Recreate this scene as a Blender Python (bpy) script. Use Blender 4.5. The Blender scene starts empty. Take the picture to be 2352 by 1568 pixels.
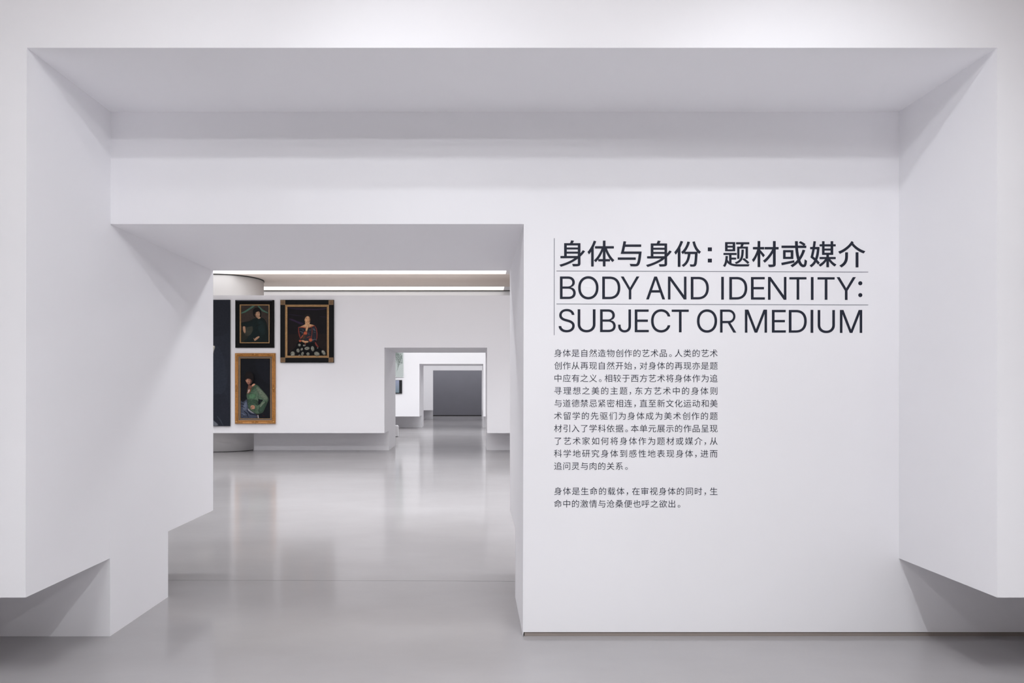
import bpy, bmesh, math, random
from mathutils import Vector
from mathutils.geometry import tessellate_polygon

# ------------------------------------------------------------------ camera, world, lights, exposure
SC = bpy.context.scene
COL = SC.collection
F = 1568.0                       # focal length in pixels of the 2352 wide frame
VX, VY = 1090.0, 893.0           # vanishing point
EYE = 1.5

cam = bpy.data.cameras.new('camera'); cam.sensor_width = 36; cam.lens = 36 * F / 2352
cam.shift_x = (1176 - VX) / 2352; cam.shift_y = (VY - 784) / 2352
cam.clip_end = 200
co = bpy.data.objects.new('camera', cam); COL.objects.link(co)
co.location = (0, 0, EYE); co.rotation_euler = (math.pi / 2, 0, 0)
SC.camera = co

w = bpy.data.worlds.new('world'); SC.world = w; w.use_nodes = True
w.node_tree.nodes['Background'].inputs[0].default_value = (0.8, 0.82, 0.9, 1)
w.node_tree.nodes['Background'].inputs[1].default_value = 0.05

vs = SC.view_settings
vs.view_transform = 'Standard'; vs.look = 'None'; vs.gamma = 1; vs.use_curve_mapping = False
vs.exposure = -0.01
SC.cycles.max_bounces = 14; SC.cycles.diffuse_bounces = 10; SC.cycles.glossy_bounces = 6
SC.cycles.use_denoising = True
SC.cycles.sample_clamp_indirect = 6
SC.cycles.caustics_reflective = False

LIGHT = (0.94, 0.962, 1.0)
def spot(x, y, z, tx, ty, tz, power, size=100, blend=0.9, rad=0.04, color=LIGHT):
    l = bpy.data.lights.new('track_spot', 'SPOT'); l.energy = power; l.color = color
    l.spot_size = math.radians(size); l.spot_blend = blend; l.shadow_soft_size = rad
    o = bpy.data.objects.new('track_spot', l); COL.objects.link(o); o.location = (x, y, z)
    o.rotation_euler = (Vector((tx, ty, tz)) - Vector((x, y, z))).to_track_quat('-Z', 'Y').to_euler()
def area(x, y, z, sx, sy, power, color=LIGHT, spread=180):  # ceiling light out of view, no fixture built
    l = bpy.data.lights.new('unseen_ceiling_light', 'AREA'); l.shape = 'RECTANGLE'; l.size = sx; l.size_y = sy
    l.energy = power; l.color = color; l.spread = math.radians(spread)
    o = bpy.data.objects.new('unseen_ceiling_light', l); COL.objects.link(o); o.location = (x, y, z)
    return o

# track spots that wash the text wall, in the room the camera stands in (ceiling above the frame)
for x, y, ax, p in ((-4.3, 1.83, 2.3, 38), (-1.38, 1.83, 2.3, 54), (-1.38, 0.8, 2.3, 45), (1.16, 1.83, 2.3, 48), (1.16, 0.8, 2.3, 67),
                    (0.6, 0.8, -2.2, 90), (0.6, -1.0, -2.2, 98), (3.44, 1.83, -2.2, 30), (3.44, 0.8, -2.2, 18), (3.44, -1.0, -2.2, 108)):
    spot(x, y, 4.1, ax, 4.1, 0.6, p, size=80, blend=1.0)
for x, y, p in ((-1.38, 1.83, 20), (-1.38, 0, 13), (1.16, 1.83, 11), (1.16, 0, 49)):
    spot(x, y, 4.1, x * .8, 4.1, 0.5, p, size=96, blend=1.0)
# unseen fill for the camera's room: strips, and down lights added for floor bounce
area(0, 0.5, 4.2, 15, 0.5, 87)
area(0, -7.0, 4.2, 15, 0.5, 50)
for x, y, p in ((-1.5, .9, 44), (1.5, .9, 62), (-1.5, -1.5, 158), (1.5, -1.5, 115)):
    area(x, y, 4.2, 1.2, 1.2, p, spread=95)
# gallery behind the passage
area(-1.5, 7.6, 4.2, 19, 0.5, 330)
area(-1.5, 11.2, 4.2, 19, 0.5, 225)
for x in (-7.5, -4.5, -1.5, 1.5):  # unseen fill from above, set for the tone of floors and walls
    area(x, 9.0, 4.2, 1.2, 1.2, 26, spread=95)
    area(x, 13.6, 4.2, 1.2, 1.2, 25, spread=95)
    area(x, 23.2, 4.2, 1.2, 1.2, 24, spread=95)
for x in (-4.5, -1.5, 1.5):
    area(x, 23.9, 4.2, 1.2, 0.8, 8, spread=85)  # added to lift the recess under the bright far wall
for x in (-5.2, -2.9, -0.6, 1.7):
    spot(x, 22.3, 4.15, x, 25.5, 2.8, 105, size=95)
for x in (-7.5, -4.6, -1.6, 1.4, 4.4):
    spot(x, 13.0, 4.15, x, 15.9, 3.0, 24, size=95)
# second gallery, brighter, and the rooms beyond
area(-1.5, 21.6, 4.2, 19, 0.5, 300)
area(-1.5, 30.2, 4.2, 19, 0.5, 310)
area(-1.0, 36.4, 4.2, 10, 0.5, 175)

# ------------------------------------------------------------------ materials
def lin(c):
    c = c / 255.0
    return c / 12.92 if c <= 0.04045 else ((c + 0.055) / 1.055) ** 2.4
def rgb(r, g, b, k=1.0):
    return (min(1, lin(r) * k), min(1, lin(g) * k), min(1, lin(b) * k), 1)

def mat(name, color, rough=0.6, metal=0.0, noise=0.03, nscale=6, bump=0.0, bscale=60, spec=0.5, stretch=(1, 1, 1)):
    m = bpy.data.materials.new(name); m.use_nodes = True
    nt = m.node_tree; n = nt.nodes; L = nt.links
    b = n['Principled BSDF']
    b.inputs['Roughness'].default_value = rough; b.inputs['Metallic'].default_value = metal
    b.inputs['Specular IOR Level'].default_value = spec
    tc = n.new('ShaderNodeNewGeometry'); mp = n.new('ShaderNodeMapping'); mp.inputs['Scale'].default_value = stretch
    L.new(tc.outputs['Position'], mp.inputs[0])
    nz = n.new('ShaderNodeTexNoise'); nz.inputs['Scale'].default_value = nscale; nz.inputs['Detail'].default_value = 5
    L.new(mp.outputs[0], nz.inputs['Vector'])
    mx = n.new('ShaderNodeMix'); mx.data_type = 'RGBA'
    mx.inputs[6].default_value = tuple(c * (1 - noise) for c in color[:3]) + (1,)
    mx.inputs[7].default_value = tuple(min(1, c * (1 + noise)) for c in color[:3]) + (1,)
    L.new(nz.outputs[0], mx.inputs[0]); L.new(mx.outputs[2], b.inputs['Base Color'])
    if bump:
        n2 = n.new('ShaderNodeTexNoise'); n2.inputs['Scale'].default_value = bscale; n2.inputs['Detail'].default_value = 4
        L.new(mp.outputs[0], n2.inputs['Vector'])
        bp = n.new('ShaderNodeBump'); bp.inputs['Strength'].default_value = bump; bp.inputs['Distance'].default_value = 0.002
        L.new(n2.outputs[0], bp.inputs['Height']); L.new(bp.outputs[0], b.inputs['Normal'])
    return m

M_WALL = mat('white_wall_paint', (0.872, 0.868, 0.888, 1), 0.75, noise=0.012, nscale=1.3, bump=0.06, bscale=220, spec=0.25)
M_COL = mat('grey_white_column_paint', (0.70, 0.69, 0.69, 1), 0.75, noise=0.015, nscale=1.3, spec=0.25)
M_CEIL = mat('warm_grey_ceiling_paint', (0.83, 0.765, 0.71, 1), 0.8, noise=0.02, nscale=2, spec=0.2)
M_TROUGH = mat('white_trough_paint', (0.85, 0.85, 0.86, 1), 0.6, noise=0.01)
M_DARK = mat('charcoal_wall_paint', (0.19, 0.187, 0.21, 1), 0.7, noise=0.05, nscale=2, spec=0.3)
M_BASE = mat('brown_grey_skirting_metal', (0.30, 0.26, 0.235, 1), 0.45, noise=0.08, nscale=9, stretch=(0.3, 4, 8))
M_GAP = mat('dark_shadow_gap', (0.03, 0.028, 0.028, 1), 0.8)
M_VINYL = mat('slate_vinyl', rgb(36, 40, 53), 0.6, noise=0.04, nscale=20, spec=0.2)
M_RULE = mat('grey_vinyl_rule', rgb(110, 112, 122), 0.55, noise=0.04)
M_BLACK = mat('black_lacquer_frame', rgb(7, 7, 9), 0.5, noise=0.2, nscale=30, spec=0.15)
M_BLACK2 = mat('matt_black_edge', rgb(14, 14, 18), 0.7, noise=0.2, nscale=30)
M_GOLD = mat('dull_gold_slip', (0.42, 0.25, 0.11, 1), 0.45, metal=0.35, noise=0.35, nscale=25)
M_BLOCK = mat('antique_gold_block', (0.20, 0.12, 0.06, 1), 0.5, metal=0.3, noise=0.5, nscale=60, bump=0.8, bscale=90)
M_GILT = mat('orange_gilt_wood', (0.43, 0.19, 0.045, 1), 0.4, metal=0.25, noise=0.45, nscale=30, bump=0.7, bscale=70)
M_LINER = mat('grey_brown_liner', rgb(98, 88, 80), 0.7, noise=0.15, nscale=40)
M_SCREEN_B = mat('black_screen_bezel', rgb(16, 18, 22), 0.3, noise=0.05)
M_PLINTH = mat('white_plinth_lacquer', (0.85, 0.85, 0.86, 1), 0.35, noise=0.01)
M_LATTICE = mat('pale_sage_panel', rgb(214, 220, 218), 0.7, noise=0.06, nscale=14)
M_LAT2 = mat('sage_grey_lattice', rgb(176, 186, 182), 0.7, noise=0.1, nscale=14)
M_TWIG = mat('dark_green_twigs', rgb(140, 152, 146), 0.7, noise=0.2, nscale=14)

def floor_mat():
    m = bpy.data.materials.new('polished_grey_floor'); m.use_nodes = True
    nt = m.node_tree; n = nt.nodes; L = nt.links; b = n['Principled BSDF']
    g = n.new('ShaderNodeNewGeometry')
    mp = n.new('ShaderNodeMapping'); mp.inputs['Scale'].default_value = (0.55, 1.0, 1.0); L.new(g.outputs['Position'], mp.inputs[0])
    mq = n.new('ShaderNodeMapping'); mq.inputs['Scale'].default_value = (0.22, 1.0, 1.0); L.new(g.outputs['Position'], mq.inputs[0])
    n1 = n.new('ShaderNodeTexNoise'); n1.inputs['Scale'].default_value = 1.1; n1.inputs['Detail'].default_value = 9; n1.inputs['Roughness'].default_value = 0.62
    L.new(mp.outputs[0], n1.inputs['Vector'])
    cr = n.new('ShaderNodeValToRGB'); cr.color_ramp.elements[0].position = 0.3; cr.color_ramp.elements[1].position = 0.7
    cr.color_ramp.elements[0].color = (0.315, 0.303, 0.306, 1); cr.color_ramp.elements[1].color = (0.365, 0.353, 0.358, 1)
    L.new(n1.outputs[0], cr.inputs[0]); L.new(cr.outputs[0], b.inputs['Base Color'])
    n3 = n.new('ShaderNodeTexNoise'); n3.inputs['Scale'].default_value = 2.3; n3.inputs['Detail'].default_value = 3
    L.new(mp.outputs[0], n3.inputs['Vector'])
    mr = n.new('ShaderNodeMapRange'); mr.inputs['To Min'].default_value = 0.085; mr.inputs['To Max'].default_value = 0.15
    L.new(n3.outputs[0], mr.inputs[0]); L.new(mr.outputs[0], b.inputs['Roughness'])
    n2 = n.new('ShaderNodeTexNoise'); n2.inputs['Scale'].default_value = 1.0; n2.inputs['Detail'].default_value = 0.0
    L.new(mq.outputs[0], n2.inputs['Vector'])
    bp = n.new('ShaderNodeBump'); bp.inputs['Strength'].default_value = 0.22; bp.inputs['Distance'].default_value = 0.004
    L.new(n2.outputs[0], bp.inputs['Height']); L.new(bp.outputs[0], b.inputs['Normal'])
    b.inputs['Specular IOR Level'].default_value = 0.55; b.inputs['IOR'].default_value = 1.6
    h = n.new('ShaderNodeBsdfPrincipled')                      # the haze of a worn polish over the clear reflection
    h.inputs['Roughness'].default_value = 0.31; h.inputs['Specular IOR Level'].default_value = 0.55; h.inputs['IOR'].default_value = 1.6
    L.new(cr.outputs[0], h.inputs['Base Color']); L.new(bp.outputs[0], h.inputs['Normal'])
    ms = n.new('ShaderNodeMixShader'); ms.inputs[0].default_value = 0.32
    L.new(b.outputs[0], ms.inputs[1]); L.new(h.outputs[0], ms.inputs[2]); L.new(ms.outputs[0], n['Material Output'].inputs['Surface'])
    return m
M_FLOOR = floor_mat()

def emit(name, color, s):
    m = bpy.data.materials.new(name); m.use_nodes = True; b = m.node_tree.nodes['Principled BSDF']
    b.inputs['Base Color'].default_value = (0.8, 0.8, 0.8, 1)
    b.inputs['Emission Color'].default_value = color; b.inputs['Emission Strength'].default_value = s
    return m
M_EMIT = emit('glowing_diffuser', (1, 0.985, 0.97, 1), 1.25)

def screen_mat():
    m = bpy.data.materials.new('lit_blue_grey_screen'); m.use_nodes = True; nt = m.node_tree; n = nt.nodes; L = nt.links
    b = n['Principled BSDF']; b.inputs['Base Color'].default_value = (0.02, 0.02, 0.02, 1); b.inputs['Roughness'].default_value = 0.2
    g = n.new('ShaderNodeNewGeometry'); s = n.new('ShaderNodeSeparateXYZ'); L.new(g.outputs['Position'], s.inputs[0])
    mr = n.new('ShaderNodeMapRange'); mr.inputs['From Min'].default_value = 1.35; mr.inputs['From Max'].default_value = 1.82
    L.new(s.outputs[2], mr.inputs[0])
    cr = n.new('ShaderNodeValToRGB'); cr.color_ramp.elements[0].color = rgb(108, 128, 138); cr.color_ramp.elements[1].color = rgb(150, 156, 182)
    L.new(mr.outputs[0], cr.inputs[0]); L.new(cr.outputs[0], b.inputs['Emission Color']); b.inputs['Emission Strength'].default_value = 0.9
    return m
M_SCREEN = screen_mat()

def paint_mat():
    m = bpy.data.materials.new('oil_paint'); m.use_nodes = True; nt = m.node_tree; n = nt.nodes; L = nt.links
    b = n['Principled BSDF']; b.inputs['Roughness'].default_value = 0.6; b.inputs['Specular IOR Level'].default_value = 0.15
    a = n.new('ShaderNodeAttribute'); a.attribute_name = 'paint'
    g = n.new('ShaderNodeNewGeometry')
    nz = n.new('ShaderNodeTexNoise'); nz.inputs['Scale'].default_value = 22; nz.inputs['Detail'].default_value = 6
    L.new(g.outputs['Position'], nz.inputs['Vector'])
    mr = n.new('ShaderNodeMapRange'); mr.inputs['To Min'].default_value = 0.68; mr.inputs['To Max'].default_value = 1.32
    L.new(nz.outputs[0], mr.inputs[0])
    vm = n.new('ShaderNodeVectorMath'); vm.operation = 'SCALE'
    L.new(a.outputs['Color'], vm.inputs[0]); L.new(mr.outputs[0], vm.inputs['Scale']); L.new(vm.outputs[0], b.inputs['Base Color'])
    return m
M_PAINT = paint_mat()

# ------------------------------------------------------------------ helpers
WORLD = {}                                   # world position of every parent
def wloc(p): return WORLD.get(p.name, Vector((0, 0, 0))) if p else Vector((0, 0, 0))

def link_mesh(name, me, m, parent=None, at=None):
    """mesh given in world coordinates; its origin goes to `at` (or its parent's)"""
    o = bpy.data.objects.new(name, me); COL.objects.link(o)
    if m is not None and not me.materials: me.materials.append(m)
    base = Vector(at) if at is not None else wloc(parent)
    me.transform(__import__('mathutils').Matrix.Translation(-base))
    o.location = base - wloc(parent)
    if parent: o.parent = parent
    WORLD[o.name] = base
    return o
def obj(name, bm, m, parent=None, at=None):
    bmesh.ops.recalc_face_normals(bm, faces=bm.faces)
    me = bpy.data.meshes.new(name); bm.to_mesh(me); bm.free()
    return link_mesh(name, me, m, parent, at)
def tag(o, label, cat, group=None, kind=None):
    if label: o['label'] = label
    if cat: o['category'] = cat
    if group: o['group'] = group
    if kind: o['kind'] = kind
    return o
def thing(name, loc, label, cat, group=None):
    o = bpy.data.objects.new(name, None); COL.objects.link(o); o.location = loc; WORLD[o.name] = Vector(loc)
    o.empty_display_size = 0.1
    return tag(o, label, cat, group)
def struct(o, label=None):
    o['kind'] = 'structure'
    if label: o['label'] = label
    return o

def box(bm, x0, x1, y0, y1, z0, z1, bevel=0):
    v = [bm.verts.new((x, y, z)) for x in (x0, x1) for y in (y0, y1) for z in (z0, z1)]
    for f in ((0, 1, 3, 2), (4, 6, 7, 5), (0, 4, 5, 1), (2, 3, 7, 6), (0, 2, 6, 4), (1, 5, 7, 3)):
        bm.faces.new([v[i] for i in f])
    if bevel:
        es = list({e for q in v for e in q.link_edges})
        bmesh.ops.bevel(bm, geom=es, offset=bevel, segments=2, affect='EDGES', profile=0.7)
def slab(bm, pts, y0, y1):
    """outline in x,z extruded from y0 to y1"""
    a = [bm.verts.new((x, y0, z)) for x, z in pts]; b = [bm.verts.new((x, y1, z)) for x, z in pts]
    bm.faces.new(a); bm.faces.new(b[::-1]); n = len(pts)
    for i in range(n): bm.faces.new([a[i], b[i], b[(i + 1) % n], a[(i + 1) % n]])
def mb(): return bmesh.new()
def blob(bm, c, r, seg=8, rings=5):
    vs_ = []
    for i in range(1, rings):
        t = math.pi * i / rings
        vs_.append([bm.verts.new((c[0] + r[0] * math.sin(t) * math.cos(2 * math.pi * k / seg), c[1] + r[1] * math.sin(t) * math.sin(2 * math.pi * k / seg), c[2] + r[2] * math.cos(t))) for k in range(seg)])
    top = bm.verts.new((c[0], c[1], c[2] + r[2])); bot = bm.verts.new((c[0], c[1], c[2] - r[2]))
    for k in range(seg):
        j = (k + 1) % seg
        bm.faces.new((top, vs_[0][k], vs_[0][j])); bm.faces.new((bot, vs_[-1][j], vs_[-1][k]))
        for i in range(len(vs_) - 1): bm.faces.new((vs_[i][k], vs_[i + 1][k], vs_[i + 1][j], vs_[i][j]))

# ------------------------------------------------------------------ the setting
XL, XR, YB, YE, ZC = -12.0, 9.0, -9.0, 38.0, 4.236
D0, D1, D15, D2 = 3.363, 4.141, 4.925, 5.775
HB = 0.473                                   # underside of every floating wall block

fl = mb(); box(fl, XL, XR, YB, YE, -0.12, -0.03)
floor = struct(obj('floor', fl, M_GAP), 'polished pale grey floor running through all the rooms')
def floor_piece(ya0, ya1, yb0, yb1):
    bm = mb()
    t = [bm.verts.new(p) for p in ((XL, ya0, 0), (XR, ya1, 0), (XR, yb1, 0), (XL, yb0, 0))]
    u = [bm.verts.new((q.co.x, q.co.y, -0.03)) for q in t]
    bm.faces.new(t); bm.faces.new(u[::-1])
    for i in range(4): bm.faces.new([t[i], u[i], u[(i + 1) % 4], t[(i + 1) % 4]])
    return obj('floor_slab', bm, M_FLOOR, floor)
J = lambda x: 5.343 - 0.0114 * (x + 0.9)
floor_piece(YB, YB, J(XL) - 0.003, J(XR) - 0.003)
floor_piece(J(XL) + 0.003, J(XR) + 0.003, YE, YE)

bm = mb(); box(bm, XL - .2, XR + .2, YB - .2, YE + .2, ZC + 0.06, ZC + 0.3)
struct(obj('ceiling', bm, M_CEIL), 'warm grey ceiling over the rooms')
# lowered ceiling panels between the light troughs
STRIPS = [15.72, 16.28, 18.28, 18.93, 24.3, 24.9]
edges = [YB, 15.72, 16.28, 18.28, 18.93, 24.35, 24.9, YE]
bm = mb()
for i in range(0, len(edges), 2): box(bm, XL, XR, edges[i], edges[i + 1], ZC, ZC + 0.06)
struct(obj('ceiling', bm, M_CEIL), 'ceiling soffit between the glowing strips')

for nm, b_ in (('wall_left', (XL - .2, XL, YB, YE)), ('wall_right', (XR, XR + .2, YB, YE)), ('wall_back', (XL, XR, YB - .2, YB))):
    bm = mb(); box(bm, b_[0], b_[1], b_[2], b_[3], 0, ZC + .06); struct(obj(nm, bm, M_WALL))

# wall 1: niche frame, text wall with passage, rear overhang
bm = mb()
slab(bm, [(XL, HB), (-2.212, HB), (-2.206, 3.180), (2.575, 3.180), (2.575, HB), (XR, HB), (XR, ZC), (XL, ZC)], D0, D1)
pl, pr, pt = -2.211, 0.299, 2.500
slab(bm, [(XL, 0), (pl, 0), (pl, pt), (pr, pt), (pr - 0.006, 0.0), (pr - 0.001, 0.026), (XR, 0.026), (XR, ZC), (XL, ZC)], D1, D15)
slab(bm, [(XL, HB), (pl, HB), (pl, pt), (pr, pt), (pr, HB), (XR, HB), (XR, ZC), (XL, ZC)], D15, D2)
bmesh.ops.remove_doubles(bm, verts=bm.verts, dist=1e-5)
struct(obj('wall_front', bm, M_WALL), 'thick white wall with wide niche, passage and exhibition text')
bm = mb(); box(bm, pr + 0.004, XR, D1 + 0.006, D15 - 0.02, 0, 0.026)
struct(obj('baseboard_right', bm, M_BASE), 'recessed brown grey skirting under the text wall')

def portal(name, y0, y1, y2, x0, x1, zt, top, label, flare=False):
    bm = mb()
    slab(bm, [(XL, HB), (x0, HB), (x0, zt), (x1, zt), (x1, HB), (XR, HB), (XR, top), (XL, top)], y0, y1)
    slab(bm, [(XL, 0), (x0, 0), (x0, zt), (x1, zt), (x1, 0), (XR, 0), (XR, top), (XL, top)], y1, y2)
    if flare:                                   # the deepest opening widens towards the back
        for v in bm.verts:
            q = v.co.y - y0
            if q > .01:
                if abs(v.co.x - x0) < 1e-4: v.co.x -= .063 * q
                if abs(v.co.z - zt) < 1e-4: v.co.z += .032 * q
    return struct(obj(name, bm, M_WALL), label)
Q0, Q1, Q2 = 15.9, 16.72, 18.13
R0, R1, R2 = 25.5, 26.6, 27.6
S0, S1, S2 = 32.9, 34.1, 34.9
portal('wall_middle', Q0, Q1, Q2, -2.10, 0.292, 2.463, 3.68, 'floating white wall with framed portraits and a square opening')
portal('wall_far', R0, R1, R2, -2.06, 0.325, 2.437, 3.68, 'bright white wall with opening beyond the portrait wall')
portal('wall_rear', S0, S1, S2, -2.0, 0.36, 2.395, ZC, 'most distant white wall with opening', flare=True)
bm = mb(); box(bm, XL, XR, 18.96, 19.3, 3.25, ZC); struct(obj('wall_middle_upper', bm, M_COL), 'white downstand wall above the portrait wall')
bm = mb(); box(bm, XL, XR, 18.93, 18.96, ZC - 0.022, ZC); struct(obj('trim_1', bm, M_GAP), 'thin dark shadow line under the rear glowing strip')
bm = mb(); box(bm, XL, XR, 28.2, 28.5, 3.25, ZC); struct(obj('wall_far_upper', bm, M_WALL))
bm = mb(); box(bm, XL, XR, YE - .1, YE, 0.05, ZC); struct(obj('wall_end', bm, M_DARK), 'charcoal grey end wall framed by the last opening')
bm = mb(); box(bm, XL, XR, YE - .09, YE, 0, 0.05); struct(obj('baseboard_end', bm, M_GAP))

# round column built into the portrait wall
def cyl(bm, x, y, r, z0, z1, n=96):
    a = [bm.verts.new((x + r * math.cos(2 * math.pi * k / n), y + r * math.sin(2 * math.pi * k / n), z0)) for k in range(n)]
    b = [bm.verts.new((q.co.x, q.co.y, z1)) for q in a]
    bm.faces.new(a[::-1]); bm.faces.new(b)
    for k in range(n):
        f = bm.faces.new((a[k], a[(k + 1) % n], b[(k + 1) % n], b[k])); f.smooth = True
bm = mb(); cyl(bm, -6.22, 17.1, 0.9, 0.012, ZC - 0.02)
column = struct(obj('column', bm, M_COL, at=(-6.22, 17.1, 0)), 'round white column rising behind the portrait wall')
bm = mb(); cyl(bm, -6.22, 17.1, 0.912, ZC - 0.022, ZC); obj('shadow_gap_ring', bm, M_GAP, column)  # dark ring standing in for the shadow gap below the ceiling
bm = mb(); cyl(bm, -6.22, 17.1, 0.885, 0, 0.012); obj('base_gap', bm, M_GAP, column)

# glowing ceiling strips
def strip(y0, y1, xe, xt, label, m=M_EMIT):
    t = thing('ceiling_light_strip', ((XL + xt) / 2, (y0 + y1) / 2, ZC), label, 'ceiling light')
    bm = mb(); box(bm, XL, xe, y0 + .004, y1 - .004, ZC + 0.006, ZC + 0.03); obj('diffuser', bm, m, t)
    bm = mb(); box(bm, xe, xt, y0, y1, ZC + 0.006, ZC + 0.03); obj('end_trough', bm, M_TROUGH, t)
strip(15.72, 16.28, 0.74, XR, 'glowing white ceiling strip just under the passage lintel, in front of the column')
strip(18.28, 18.93, 0.80, XR, 'rear glowing white ceiling strip, ending behind the round column')
strip(24.35, 24.9, 3.0, XR, 'hidden ceiling strip lighting the bright wall with the lattice panel')

# ------------------------------------------------------------------ lettering on the text wall
S1P = D1 / F
def P1(px, py): return ((px - VX) * S1P, EYE + (VY - py) * S1P)
title_cn = '身体与身份题材或媒介'
body = [(0, '身体是自然造物创作的艺术品。人类的艺术'), (1, '创作从再现自然开始，对身体的再现亦是题'),
        (2, '中应有之义。相较于西方艺术将身体作为追'), (3, '寻理想之美的主题，东方艺术中的身体则'),
        (4, '与道德禁忌紧密相连，直至新文化运动和美'), (5, '术留学的先驱们为身体成为美术创作的题'),
        (6, '材引入了学科依据。本单元展示的作品呈现'), (7, '了艺术家如何将身体作为题材或媒介，从'),
        (8, '科学地研究身体到感性地表现身体，进而'), (9, '追问灵与肉的关系。'),
        (11, '身体是生命的载体，在审视身体的同时，生'), (12, '命中的激情与沧桑便也呼之欲出。')]
latin = 'BODYANDIDENTITY:SUBJECTORMEDIUM'
def glyphs(chars, res, offset=0.0):
    """unit-size flat outline of each character: verts, tris and bounds"""
    tmp = {}
    for c in sorted(set(chars)):
        cu = bpy.data.curves.new('glyph', 'FONT'); cu.body = c; cu.size = 1; cu.resolution_u = res; cu.offset = offset
        o = bpy.data.objects.new('glyph', cu); COL.objects.link(o); tmp[c] = o
    bpy.context.view_layer.update()
    dg = bpy.context.evaluated_depsgraph_get(); out = {}
    for c, o in tmp.items():
        me = o.evaluated_get(dg).to_mesh()
        v = [(p.co.x, p.co.y) for p in me.vertices]; f = [tuple(p.vertices) for p in me.polygons]
        out[c] = (v, f, (min(p[0] for p in v), max(p[0] for p in v), min(p[1] for p in v), max(p[1] for p in v)))
        o.evaluated_get(dg).to_mesh_clear()
    for o in tmp.values():
        cu = o.data; bpy.data.objects.remove(o); bpy.data.curves.remove(cu)
    return out
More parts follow.
